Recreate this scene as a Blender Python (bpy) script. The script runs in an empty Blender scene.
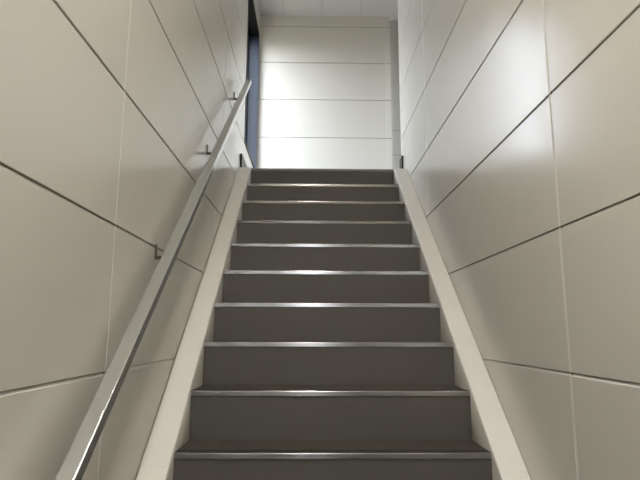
import bpy, bmesh, math, random
from mathutils import Vector, Matrix
random.seed(4)
sc = bpy.context.scene
COL = sc.collection
OZ = 1.307                      # eye height above the lower floor (camera sits at the origin in x and y)

# ------------------------------------------------------------------ measurements
WL, WR = -0.5598, 0.7125         # side walls
XL, XR = -0.4612, 0.6169        # step ends (inner faces of the stringers)
Y1, GO, RI = 1.9061, 0.2206, 0.18
Z1 = -0.4069 + OZ
SL = RI / GO
PH, ZJ = 0.4088, -0.1110 + OZ   # wall panel height, one joint level
PL = 1.680
YV_L, YV_R = 1.4997, 1.4942       # vertical joints
YB = 5.147                      # end wall of the landing
ZC = 3.28 + OZ                 # ceiling
ZL = Z1 + 9 * RI                # landing level
YL = Y1 + 9 * GO
Y_REAR = -2.6
YE_R = 4.09                     # end of the right wall at the landing
X_END = 2.1                     # end of the corridor that leaves the landing to the right
LAMP, LAMP_X, LAMP_Y = 122.0, -.02, .1
WIN = (4.21, 5.105, 1.543 + OZ, 3.02 + OZ)   # window in the left wall: y0 y1 z0 z1

def nz(n): return Z1 + (n - 1) * RI
def ny(n): return Y1 + (n - 1) * GO

WIN2 = (4.30, 4.98, 1.6 + OZ, 3.02 + OZ)          # window at the end of the side corridor

# ------------------------------------------------------------------ materials
def mat(name, col, rough=0.5, metal=0.0, spec=0.5, noise=0.0, nscale=20, bump=0.0, bscale=200,
        rnoise=0.0, rscale=6, stretch=None, coat=0.0):
    m = bpy.data.materials.new(name); m.use_nodes = True
    nt = m.node_tree; b = nt.nodes['Principled BSDF']
    b.inputs['Base Color'].default_value = (*col, 1)
    b.inputs['Roughness'].default_value = rough
    b.inputs['Metallic'].default_value = metal
    b.inputs['Specular IOR Level'].default_value = spec
    if coat: b.inputs['Coat Weight'].default_value = coat
    tc = nt.nodes.new('ShaderNodeTexCoord')
    src = tc.outputs['Object']
    if stretch:
        mp = nt.nodes.new('ShaderNodeMapping'); mp.inputs['Scale'].default_value = stretch
        nt.links.new(src, mp.inputs[0]); src = mp.outputs[0]
    if noise:
        n = nt.nodes.new('ShaderNodeTexNoise'); n.inputs['Scale'].default_value = nscale
        n.inputs['Detail'].default_value = 5
        nt.links.new(src, n.inputs['Vector'])
        r = nt.nodes.new('ShaderNodeMapRange'); r.inputs[1].default_value = .3; r.inputs[2].default_value = .7
        r.inputs[3].default_value = 1 - noise; r.inputs[4].default_value = 1 + noise
        nt.links.new(n.outputs[0], r.inputs[0])
        x = nt.nodes.new('ShaderNodeVectorMath'); x.operation = 'SCALE'
        x.inputs[0].default_value = col
        nt.links.new(r.outputs[0], x.inputs['Scale']); nt.links.new(x.outputs[0], b.inputs['Base Color'])
    if rnoise:
        n = nt.nodes.new('ShaderNodeTexNoise'); n.inputs['Scale'].default_value = rscale
        n.inputs['Detail'].default_value = 6
        nt.links.new(src, n.inputs['Vector'])
        r = nt.nodes.new('ShaderNodeMapRange'); r.inputs[1].default_value = .3; r.inputs[2].default_value = .7
        r.inputs[3].default_value = rough - rnoise; r.inputs[4].default_value = rough + rnoise
        nt.links.new(n.outputs[0], r.inputs[0]); nt.links.new(r.outputs[0], b.inputs['Roughness'])
    if bump:
        n = nt.nodes.new('ShaderNodeTexNoise'); n.inputs['Scale'].default_value = bscale
        nt.links.new(src, n.inputs['Vector'])
        bp = nt.nodes.new('ShaderNodeBump'); bp.inputs['Strength'].default_value = bump
        bp.inputs['Distance'].default_value = .002
        nt.links.new(n.outputs[0], bp.inputs['Height']); nt.links.new(bp.outputs[0], b.inputs['Normal'])
    return m

PAINT = mat('cream_panel_paint', (.60, .578, .522), .225, spec=.56, noise=.012, nscale=2.2, rnoise=.025, rscale=9, bump=.02, bscale=9)
GAP = mat('dark_panel_joint', (.13, .11, .09), .8)
SEAL = mat('pale_joint_sealant', (.64, .615, .56), .65)
STRINGER = mat('cream_stringer_paint', (.67, .645, .59), .42, noise=.02, nscale=8)
TREAD = mat('grey_vinyl_tread', (.05, .042, .032), .6, noise=.16, nscale=420, bump=.15, bscale=500)
RISER = mat('grey_vinyl_riser', (.068, .060, .050), .6, noise=.13, nscale=380, bump=.12, bscale=500)
LEDGE = mat('mid_grey_vinyl_edge', (.17, .16, .14), .5, noise=.1, nscale=300)
ALU = mat('brushed_aluminium', (.27, .258, .24), .19, metal=1, noise=.04, nscale=30)
RUBBER = mat('black_rubber', (.018, .016, .014), .6)
RAIL = mat('satin_rail_metal', (.71, .72, .71), .23, metal=.9)
BRACKET = mat('dark_bracket_steel', (.13, .115, .10), .45, metal=.6)
SCREW = mat('screw_steel', (.25, .24, .22), .4, metal=1)
BASE = mat('black_baseboard_vinyl', (.010, .010, .010), .4, spec=.2)
CEIL = mat('white_ceiling_board', (.66, .64, .64), .55, noise=.012, nscale=6)
LFLOOR = mat('grey_landing_vinyl', (.13, .12, .105), .45, noise=.1, nscale=200)
WFRAME = mat('bluegrey_window_metal', (.022, .028, .044), .45, metal=.0, spec=.4)
WDARK = mat('dark_window_gasket', (.006, .006, .006), .7, spec=.1)
REAR = mat('grey_brown_wall_paint', (.16, .15, .135), .6, noise=.02, nscale=3)
GREYWALL = mat('grey_corridor_wall', (.42, .41, .38), .45, noise=.02, nscale=3)

def glass_mat():
    m = bpy.data.materials.new('window_glass'); m.use_nodes = True
    nt = m.node_tree; nt.nodes.clear()
    o = nt.nodes.new('ShaderNodeOutputMaterial'); mx = nt.nodes.new('ShaderNodeMixShader')
    t = nt.nodes.new('ShaderNodeBsdfTransparent'); t.inputs[0].default_value = (.93, .95, .96, 1)
    g = nt.nodes.new('ShaderNodeBsdfGlossy'); g.inputs['Roughness'].default_value = .02
    f = nt.nodes.new('ShaderNodeFresnel'); f.inputs[0].default_value = 1.5
    ge = nt.nodes.new('ShaderNodeNewGeometry'); mr = nt.nodes.new('ShaderNodeMapRange')   # both faces of the thin pane reflect alike
    mr.inputs[3].default_value = 1.5; mr.inputs[4].default_value = 1 / 1.5
    nt.links.new(ge.outputs['Backfacing'], mr.inputs[0]); nt.links.new(mr.outputs[0], f.inputs[0])
    nt.links.new(f.outputs[0], mx.inputs[0]); nt.links.new(t.outputs[0], mx.inputs[1])
    nt.links.new(g.outputs[0], mx.inputs[2]); nt.links.new(mx.outputs[0], o.inputs[0])
    return m
GLASS = glass_mat()

# ------------------------------------------------------------------ mesh helpers
def link(name, bm, mats, parent=None, loc=None):
    me = bpy.data.meshes.new(name)
    bmesh.ops.recalc_face_normals(bm, faces=bm.faces)
    bm.to_mesh(me); bm.free()
    for m in (mats if isinstance(mats, (list, tuple)) else [mats]): me.materials.append(m)
    o = bpy.data.objects.new(name, me); COL.objects.link(o)
    if parent: o.parent = parent
    if loc: o.location = loc
    return o

def box(bm, x0, x1, y0, y1, z0, z1, mi=0, bev=0.0, seg=2):
    vs = [bm.verts.new(p) for p in [(x0,y0,z0),(x1,y0,z0),(x1,y1,z0),(x0,y1,z0),(x0,y0,z1),(x1,y0,z1),(x1,y1,z1),(x0,y1,z1)]]
    fs = [bm.faces.new([vs[i] for i in q]) for q in [(0,3,2,1),(4,5,6,7),(0,1,5,4),(1,2,6,5),(2,3,7,6),(3,0,4,7)]]
    for f in fs: f.material_index = mi
    if bev:
        es = {e for f in fs for e in f.edges}
        r = bmesh.ops.bevel(bm, geom=list(es), offset=bev, segments=seg, profile=.5, affect='EDGES')
        for f in r['faces']: f.material_index = mi; f.smooth = True

def prism(bm, pts, x0, x1, mi=0):
    """polygon in (y, z) pushed along x"""
    a = [bm.verts.new((x0, y, z)) for y, z in pts]; b = [bm.verts.new((x1, y, z)) for y, z in pts]
    n = len(pts); fs = [bm.faces.new(a), bm.faces.new(b[::-1])]
    for i in range(n): fs.append(bm.faces.new([a[i], b[i], b[(i+1) % n], a[(i+1) % n]]))
    for f in fs: f.material_index = mi
    return fs

def cyl(bm, p, q, r, seg=16):
    p, q = Vector(p), Vector(q); d = q - p
    m = Matrix.Translation((p + q) / 2) @ d.to_track_quat('Z', 'Y').to_matrix().to_4x4()
    r_ = bmesh.ops.create_cone(bm, cap_ends=True, segments=seg, radius1=r, radius2=r, depth=d.length, matrix=m)
    for v in r_['verts']:
        for f in v.link_faces: f.smooth = len(f.verts) == 4

def struct(o, label=None):
    o['kind'] = 'structure'
    if label: o['label'] = label
    return o

def thing(name, label, cat, loc):
    o = bpy.data.objects.new(name, None); COL.objects.link(o)
    o.location = loc; o['label'] = label; o['category'] = cat
    o.empty_display_size = .1
    return o

# ------------------------------------------------------------------ panelled walls
def subtract(r, h):
    a0, a1, b0, b1 = r; c0, c1, d0, d1 = h
    if c1 <= a0 or c0 >= a1 or d1 <= b0 or d0 >= b1: return [r]
    out = []
    if b0 < d0: out.append((a0, a1, b0, d0))
    if b1 > d1: out.append((a0, a1, d1, b1))
    m0, m1 = max(b0, d0), min(b1, d1)
    if a0 < c0: out.append((a0, c0, m0, m1))
    if a1 > c1: out.append((c1, a1, m0, m1))
    return out

def panel_wall(name, P, us, ws, holes=(), thick=.12, gh=.0022, gv=.005, dep=.007):
    """P(u, w, d) maps along-wall u, height w and depth d behind the face to world. us / ws are joint positions incl. the two ends."""
    bm = bmesh.new()
    def quad(pts, mi):
        f = bm.faces.new([bm.verts.new(P(*p)) for p in pts]); f.material_index = mi; return f
    eps = 1e-6
    for i in range(len(us) - 1):
        for j in range(len(ws) - 1):
            rects = [(us[i], us[i+1], ws[j], ws[j+1])]
            for h in holes: rects = [q for r in rects for q in subtract(r, h)]
            for (a0, a1, b0, b1) in rects:
                jl = i > 0 and abs(a0 - us[i]) < eps; jr = i < len(us) - 2 and abs(a1 - us[i+1]) < eps
                jb = j > 0 and abs(b0 - ws[j]) < eps; jt = j < len(ws) - 2 and abs(b1 - ws[j+1]) < eps
                # panel edges at the gap, then chamfers rising to the face
                x0, x1 = a0 + (gv/2 if jl else 0), a1 - (gv/2 if jr else 0)
                y0, y1 = b0 + (gh/2 if jb else 0), b1 - (gh/2 if jt else 0)
                cx = .0012; cyb, cyt = .001, .0075
                X0, X1 = x0 + (cx if jl else 0), x1 - (cx if jr else 0)
                Y0, Y1_ = y0 + (cyb if jb else 0), y1 - (cyt if jt else 0)
                quad([(X0,Y0,0),(X1,Y0,0),(X1,Y1_,0),(X0,Y1_,0)], 0)
                if jb: quad([(x0,y0,cyb),(x1,y0,cyb),(X1,Y0,0),(X0,Y0,0)], 0); quad([(x0,y0,dep),(x1,y0,dep),(x1,y0,cyb),(x0,y0,cyb)], 0)
                if jt: quad([(X0,Y1_,0),(X1,Y1_,0),(x1,y1,.006),(x0,y1,.006)], 0); quad([(x0,y1,.006),(x1,y1,.006),(x1,y1,dep),(x0,y1,dep)], 0)
                if jl: quad([(x0,y0,.001),(X0,Y0,0),(X0,Y1_,0),(x0,y1,.001)], 0)
                if jr: quad([(X1,Y0,0),(x1,y0,.001),(x1,y1,.001),(X1,Y1_,0)], 0)
                # vertical joints are filled with pale sealant almost to the face
                if jr: quad([(x1,y0,.001),(x1+gv,y0,.001),(x1+gv,y1,.001),(x1,y1,.001)], 2)
    # dark backing behind the joints and the solid behind it
    rects = [(us[0], us[-1], ws[0], ws[-1])]
    for h in holes: rects = [q for r in rects for q in subtract(r, h)]
    for (a0, a1, b0, b1) in rects:
        quad([(a0,b0,dep),(a1,b0,dep),(a1,b1,dep),(a0,b1,dep)], 1)
        quad([(a0,b0,thick),(a0,b1,thick),(a1,b1,thick),(a1,b0,thick)], 0)
    # closing faces round the outside
    a0, a1, b0, b1 = us[0], us[-1], ws[0], ws[-1]
    for q in ([(a0,b0),(a1,b0)], [(a1,b0),(a1,b1)], [(a1,b1),(a0,b1)], [(a0,b1),(a0,b0)]):
        (p0, q0), (p1, q1) = q
        quad([(p0,q0,0),(p1,q1,0),(p1,q1,thick),(p0,q0,thick)], 0)
    me = bpy.data.meshes.new(name); bm.to_mesh(me); bm.free()
    for m in (PAINT, GAP, SEAL): me.materials.append(m)
    o = bpy.data.objects.new(name, me); COL.objects.link(o)
    return struct(o)

ws = [0.0]
k = -3
while ZJ + k * PH < ZC - .05:
    if ZJ + k * PH > .05: ws.append(ZJ + k * PH)
    k += 1
ws.append(ZC)
def joints(y0, lo, hi):
    v = y0
    while v - PL > lo: v -= PL
    out = [lo]
    while v < hi - .02: out.append(v); v += PL
    return out + [hi]
panel_wall('wall_left', lambda u, w, d: (WL - d, u, w), joints(YV_L, Y_REAR, YB), ws, holes=[WIN], thick=.15)
panel_wall('wall_right', lambda u, w, d: (WR + d, u, w), joints(YV_R, Y_REAR, YE_R), ws, gv=.011)
panel_wall('wall_back', lambda u, w, d: (u, YB + d, w), [WL, .754, .806], ws, thick=.06, gh=.0022, gv=.006)

# corridor that leaves the landing to the right
bm = bmesh.new(); box(bm, .806, X_END, YB + .07, YB + .19, ZL, ZC)
for zz in (1.78 + OZ, 2.04 + OZ): box(bm, .806, X_END, YB + .0685, YB + .0705, zz - .002, zz + .002, 1)
o = link('wall_corridor', bm, [GREYWALL, GAP]); struct(o)
bm = bmesh.new(); box(bm, WR + .12, X_END, YE_R - .12, YE_R, ZL, ZC); struct(link('wall_corridor_near', bm, PAINT))
bm = bmesh.new()
a0, a1, c0, c1 = WIN2
box(bm, X_END, X_END + .14, YE_R - .12, a0, ZL, ZC); box(bm, X_END, X_END + .14, a1, YB + .19, ZL, ZC)
box(bm, X_END, X_END + .14, a0, a1, ZL, c0); box(bm, X_END, X_END + .14, a0, a1, c1, ZC)
struct(link('wall_corridor_end', bm, PAINT))

# ceiling of long boards
bm = bmesh.new()
x = WL - .15; bw = .40
while x < X_END + .1:
    box(bm, x + .002, min(x + bw, X_END + .1) - .002, Y_REAR - .15, YB + .19, ZC, ZC + .02, 0)
    x += bw
box(bm, WL - .15, X_END + .1, Y_REAR - .15, YB + .19, ZC + .012, ZC + .1, 1)
struct(link('ceiling', bm, [CEIL, SEAL]))

# floors
bm = bmesh.new(); box(bm, WL - .15, WR + .12, Y_REAR - .15, YB + .19, -.1, 0); struct(link('floor', bm, LFLOOR))
bm = bmesh.new(); box(bm, WL, WR, YL + .03, YE_R, ZL - .12, ZL); box(bm, WL, X_END, YE_R, YB + .07, ZL - .12, ZL)
struct(link('floor_landing', bm, LFLOOR))

# baseboards on the landing, starting just past the top step
YBB = 3.975
bm = bmesh.new(); box(bm, WL + .001, WL + .015, YBB, YB - .001, ZL, ZL + .145, bev=.002); struct(link('baseboard_left', bm, BASE))
bm = bmesh.new(); box(bm, WR - .013, WR - .001, YBB + .02, YE_R + .012, ZL, ZL + .145, bev=.002)
struct(link('baseboard_right', bm, BASE))

# ------------------------------------------------------------------ window in the left wall of the landing
def window(name, P, span):
    """P(d, u, z) maps depth out of the room, position along the wall and height to the world"""
    u0, u1, z0, z1 = span; t = .012; D = .135; s_ = .035; g = .012
    def bx(bm, d0, d1, a, b, c, e):
        p, q = P(d0, a, c), P(d1, b, e)
        box(bm, min(p[0], q[0]), max(p[0], q[0]), min(p[1], q[1]), max(p[1], q[1]), c, e)
    bm = bmesh.new()
    bx(bm, -.004, D, u1 - t, u1, z0, z1); bx(bm, -.004, D, u0, u0 + t, z0, z1); bx(bm, -.004, D, u0 + t, u1 - t, z0, z0 + t)
    win = struct(link(name, bm, WFRAME))
    bm = bmesh.new(); bx(bm, -.004, D, u0 + t, u1 - t, z1 - t, z1); link('window_head', bm, WDARK, win)
    bm = bmesh.new()
    bx(bm, -.003, 0, u0 - g, u0, z0 - g, z1 + g); bx(bm, -.003, 0, u1, u1 + g, z0 - g, z1 + g)
    bx(bm, -.003, 0, u0, u1, z0 - g, z0); bx(bm, -.003, 0, u0, u1, z1, z1 + g)
    link('window_gasket', bm, WDARK, win)
    bm = bmesh.new()
    bx(bm, D - .03, D, u0 + t, u0 + t + s_, z0 + t, z1 - t); bx(bm, D - .03, D, u1 - t - s_, u1 - t, z0 + t, z1 - t)
    bx(bm, D - .03, D, u0 + t + s_, u1 - t - s_, z0 + t, z0 + t + s_); bx(bm, D - .03, D, u0 + t + s_, u1 - t - s_, z1 - t - s_, z1 - t)
    link('window_sash', bm, WFRAME, win)
    bm = bmesh.new(); bx(bm, D - .017, D - .013, u0 + t + s_, u1 - t - s_, z0 + t + s_, z1 - t - s_); link('window_pane', bm, GLASS, win)
wy0, wy1, wz0, wz1 = WIN
window('window_1', lambda d, u, z: (WL - d, u, z), WIN)
window('window_2', lambda d, u, z: (X_END + d, u, z), WIN2)

# ------------------------------------------------------------------ entrance behind the camera
EX0, EX1, EZ = -.22, .18, 2.9
bm = bmesh.new()
box(bm, WL - .15, EX0, Y_REAR - .15, Y_REAR, 0, ZC); box(bm, EX1, WR + .12, Y_REAR - .15, Y_REAR, 0, ZC)
box(bm, EX0, EX1, Y_REAR - .15, Y_REAR, EZ, ZC)
struct(link('wall_rear', bm, REAR))
bm = bmesh.new()
ya, yb = Y_REAR - .1, Y_REAR - .05
box(bm, EX0, EX0 + .05, ya, yb, 0, EZ); box(bm, EX1 - .05, EX1, ya, yb, 0, EZ)
box(bm, EX0 + .05, EX1 - .05, ya, yb, EZ - .05, EZ); box(bm, EX0 + .05, EX1 - .05, ya, yb, 2.05, 2.11); box(bm, EX0 + .05, EX1 - .05, ya, yb, 0, .1)
dr = struct(link('door_1', bm, WFRAME))
bm = bmesh.new()
box(bm, EX0 + .05, EX1 - .05, ya + .02, ya + .025, .1, 2.05); box(bm, EX0 + .05, EX1 - .05, ya + .02, ya + .025, 2.11, EZ - .05)
link('door_pane', bm, GLASS, dr)

# ------------------------------------------------------------------ staircase
ORG = Vector((0, 1.02, 0))
st = thing('staircase', 'straight flight of dark grey steps with metal nosings rising between cream panelled walls', 'staircase', ORG)
def rel(bm): bmesh.ops.translate(bm, verts=bm.verts, vec=-ORG)
FIRST = -3
proto = {}
NT = .020                                             # height of the metal nosing face
# prototypes are built for step 1 and copied up and down the flight
bm = bmesh.new(); box(bm, XL, XR, Y1 + .001, Y1 + .020, Z1 - RI - .004, Z1 - NT - .0003); rel(bm)
proto['riser'] = link('riser', bm, RISER, st)
bm = bmesh.new(); box(bm, XL, XR, Y1 + .045, Y1 + GO + .0005, Z1 - .025, Z1 - .001); rel(bm)
proto['tread'] = link('tread', bm, TREAD, st)
bm = bmesh.new()
# L-shaped extrusion with a rounded nose, a channel for the insert and a back lip
prof = [(.0455, -.004), (.002, -.004), (.002, .0), (.0005, .0)]
for a in range(0, 91, 15):
    an = math.radians(90 + a); prof.append((.000 + .003 * (1 + math.cos(an)) - .004, -.004 + .004 * math.sin(an)))
prof += [(-.004, -NT + .001), (-.003, -NT), (.000, -NT), (.0005, -.006 - .002), (.0455, -.008)]
prism(bm, [(Y1 + a, Z1 + b) for a, b in prof], XL + .001, XR - .001); rel(bm)
proto['nosing_strip'] = link('nosing_strip', bm, ALU, st)
bm = bmesh.new(); box(bm, XL + .001, XR - .001, Y1 + .0022, Y1 + .0450, Z1 - .0038, Z1 + .0002)
for i in range(5): box(bm, XL + .001, XR - .001, Y1 + .006 + i * .0078, Y1 + .0105 + i * .0078, Z1 + .0002, Z1 + .0010)
rel(bm)
proto['rubber_insert'] = link('rubber_insert', bm, RUBBER, proto['nosing_strip'])
for n in range(FIRST, 11):
    if n == 1: continue
    off = Vector((0, (n - 1) * GO, (n - 1) * RI))
    for nm in ('riser', 'tread', 'nosing_strip'):
        if nm == 'tread' and n == 10: continue
        if nm == 'nosing_strip' and n == 10: continue
        c = proto[nm].copy(); COL.objects.link(c); c.parent = st; c.location = off
        if nm == 'nosing_strip':
            i = proto['rubber_insert'].copy(); COL.objects.link(i); i.parent = c
# the top step has a plain vinyl edge instead of metal
bm = bmesh.new(); box(bm, XL + .001, XR - .001, YL - .003, YL + .030, ZL - NT, ZL + .001, bev=.003); rel(bm)
link('landing_edge', bm, LEDGE, st)
# stringers: sloping boards whose top runs parallel to the nosings, inner edge rounded
def stringer(xw, xi, ys):
    s = 1 if xi > xw else -1
    up = .016; ra = .007
    secs = [(xw, 0), (xi - s * ra, 0)]
    for a in (22.5, 45, 67.5, 90):
        an = math.radians(a); secs.append((xi - s * ra + s * ra * math.sin(an), -ra + ra * math.cos(an)))
    bot = -.42
    def top(y): return Z1 + SL * (y - Y1) + up
    ycap = Y1 + (ZL - up - Z1) / SL
    bm = bmesh.new()
    stations = [(.93, None)] + [(v, None) for v in (ys - .0018, ys + .0018)] + [(ycap, None), (YL - .001, None)]
    rows = []
    for y, _ in stations:
        zt = min(top(y), ZL)
        row = [bm.verts.new((x, y, zt + d)) for x, d in secs]
        zb = max(0.0, zt + bot)
        row += [bm.verts.new((xi, y, zb)), bm.verts.new((xw, y, zb))]
        rows.append(row)
    N = len(rows[0])
    for r0, r1 in zip(rows, rows[1:]):
        for i in range(N):
            f = bm.faces.new([r0[i], r0[(i+1) % N], r1[(i+1) % N], r1[i]])
            f.smooth = 1 <= i <= 5
            f.material_index = 1 if (r0 is rows[1] and i == 0) else 0
    bm.faces.new(rows[0]); bm.faces.new(rows[-1][::-1])
    rel(bm)
    return link('stringer', bm, [STRINGER, SEAL], st)
stringer(WL + .003, XL - .0005, 1.850)
stringer(WR - .003, XR + .0005, 1.832)

# ------------------------------------------------------------------ handrail
RX0, RX1 = -.512, -.472
B_TOP = -1.224 + OZ; RT = .041
yb0, yb1 = .80, 3.83
HO = Vector((-.49, yb0, 0))
hr = thing('handrail', 'satin metal handrail of flat bar sloping along the left panelled wall', 'handrail', HO)
bm = bmesh.new()
al = math.atan(SL)
e = RT * math.cos(al)                                # square-cut ends
pts = [(yb0, SL * yb0 + B_TOP), (yb1, SL * yb1 + B_TOP), (yb1 + e * math.sin(al), SL * yb1 + B_TOP - e * math.cos(al)), (yb0 + e * math.sin(al), SL * yb0 + B_TOP - e * math.cos(al))]
fs = prism(bm, pts, RX0, RX1)
r = bmesh.ops.bevel(bm, geom=list(bm.edges), offset=.0028, segments=3, profile=.5, affect='EDGES')
for f in r['faces']: f.smooth = True
bmesh.ops.translate(bm, verts=bm.verts, vec=-HO)
link('rail', bm, RAIL, hr)
b0 = None
for y in (1.895, 1.04, 2.715, 3.57):
    zb = SL * y + B_TOP - RT - .024                   # arm level
    if b0 is None:
        Yr, Zr = y, zb
        bm = bmesh.new()
        box(bm, WL + .0005, WL + .006, y - .007, y + .007, zb - .008, zb + .048, bev=.002)
        xm = (RX0 + RX1) / 2
        cyl(bm, (WL + .005, y, zb), (xm, y, zb), .007)
        bmesh.ops.create_uvsphere(bm, u_segments=12, v_segments=8, radius=.007, matrix=Matrix.Translation((xm, y, zb)))
        cyl(bm, (xm, y, zb), (xm, y, zb + .0245), .006)
        bmesh.ops.translate(bm, verts=bm.verts, vec=-HO)
        b0 = link('bracket', bm, BRACKET, hr)
        bm = bmesh.new()
        cyl(bm, (WL + .005, y, zb + .036), (WL + .0085, y, zb + .036), .0045, 12)
        bmesh.ops.translate(bm, verts=bm.verts, vec=-HO)
        s0 = link('screw', bm, SCREW, b0)
    else:
        c = b0.copy(); COL.objects.link(c); c.parent = hr; c.location = (0, y - Yr, zb - Zr)
        q = s0.copy(); COL.objects.link(q); q.parent = c

# ------------------------------------------------------------------ ceiling lamp over the foot of the stairs
LM = bpy.data.materials.new('lamp_diffuser'); LM.use_nodes = True
b_ = LM.node_tree.nodes['Principled BSDF']; b_.inputs['Base Color'].default_value = (.9, .88, .82, 1)
b_.inputs['Emission Color'].default_value = (1, .965, .905, 1); b_.inputs['Emission Strength'].default_value = LAMP
LY = LAMP_Y
lp = thing('ceiling_light', 'long white lamp hung from the ceiling above the foot of the stairs', 'lamp', (LAMP_X, LY, ZC - .7))
for yy in (-.5, .5):
    bm = bmesh.new(); cyl(bm, (0, yy, -.002), (0, yy, .7), .005, 10); link('suspension_rod', bm, ALU, lp)
bm = bmesh.new(); box(bm, -.09, .09, -.64, .64, -.045, 0, bev=.004); link('housing', bm, STRINGER, lp)
bm = bmesh.new(); box(bm, -.07, .07, -.60, .60, -.075, -.0455, bev=.012, seg=3); link('diffuser', bm, LM, lp)

# ------------------------------------------------------------------ sky and daylight
w = bpy.data.worlds.new('sky'); sc.world = w; w.use_nodes = True
nt = w.node_tree; nt.nodes.clear()
out = nt.nodes.new('ShaderNodeOutputWorld'); bg = nt.nodes.new('ShaderNodeBackground')
tc = nt.nodes.new('ShaderNodeTexCoord'); sp = nt.nodes.new('ShaderNodeSeparateXYZ'); cr = nt.nodes.new('ShaderNodeValToRGB')
mr = nt.nodes.new('ShaderNodeMapRange'); mr.inputs[1].default_value = -1; mr.inputs[2].default_value = 1
nt.links.new(tc.outputs['Generated'], sp.inputs[0]); nt.links.new(sp.outputs[2], mr.inputs[0]); nt.links.new(mr.outputs[0], cr.inputs[0])
el = cr.color_ramp.elements
el[0].position = .0; el[0].color = (.12, .115, .10, 1)
el[1].position = 1.0; el[1].color = (.80, .87, 1.0, 1)
q = el.new(.47); q.color = (.14, .135, .12, 1)
q = el.new(.53); q.color = (.90, .915, .98, 1)
nt.links.new(cr.outputs[0], bg.inputs[0]); bg.inputs[1].default_value = 16.8
nt.links.new(bg.outputs[0], out.inputs[0])

def portal(name, loc, rot, sx, sy):
    l = bpy.data.lights.new(name, 'AREA'); l.shape = 'RECTANGLE'; l.size = sx; l.size_y = sy
    l.cycles.is_portal = True
    o = bpy.data.objects.new(name, l); COL.objects.link(o); o.location = loc; o.rotation_euler = rot
portal('window_daylight', (WL - .14, (wy0 + wy1) / 2, (wz0 + wz1) / 2), (0, -math.pi / 2, 0), wz1 - wz0, wy1 - wy0)
portal('corridor_daylight', (X_END + .14, (WIN2[0] + WIN2[1]) / 2, (WIN2[2] + WIN2[3]) / 2), (0, math.pi / 2, 0), WIN2[3] - WIN2[2], WIN2[1] - WIN2[0])
portal('entrance_daylight', ((EX0 + EX1) / 2, Y_REAR - .11, EZ / 2), (math.pi / 2, 0, math.pi), EX1 - EX0, EZ)

# ------------------------------------------------------------------ camera
cam = bpy.data.cameras.new('camera'); co = bpy.data.objects.new('camera', cam); COL.objects.link(co)
F, PI_, YA, RO = 532.98, .1694, .0156, .0032
cam.sensor_width = 36; cam.lens = 36 * F / 640; cam.clip_start = .02
f = Vector((math.sin(YA) * math.cos(PI_), math.cos(YA) * math.cos(PI_), math.sin(PI_)))
r = Vector((math.cos(YA), -math.sin(YA), 0)); u = r.cross(f)
R2 = r * math.cos(RO) + u * math.sin(RO); U2 = u * math.cos(RO) - r * math.sin(RO)
co.matrix_world = Matrix(((R2.x, U2.x, -f.x, 0), (R2.y, U2.y, -f.y, 0), (R2.z, U2.z, -f.z, OZ), (0, 0, 0, 1)))
sc.camera = co

sc.view_settings.view_transform = 'Standard'; sc.view_settings.look = 'None'
sc.view_settings.gamma = 1; sc.view_settings.use_curve_mapping = False
sc.view_settings.exposure = 0.13
c = sc.cycles
c.use_denoising = True
try: c.denoiser = 'OPENIMAGEDENOISE'; c.denoising_input_passes = 'RGB_ALBEDO_NORMAL'
except Exception: pass
c.use_adaptive_sampling = False
c.max_bounces = 14; c.diffuse_bounces = 8; c.glossy_bounces = 6; c.transparent_max_bounces = 12
c.sample_clamp_indirect = 8
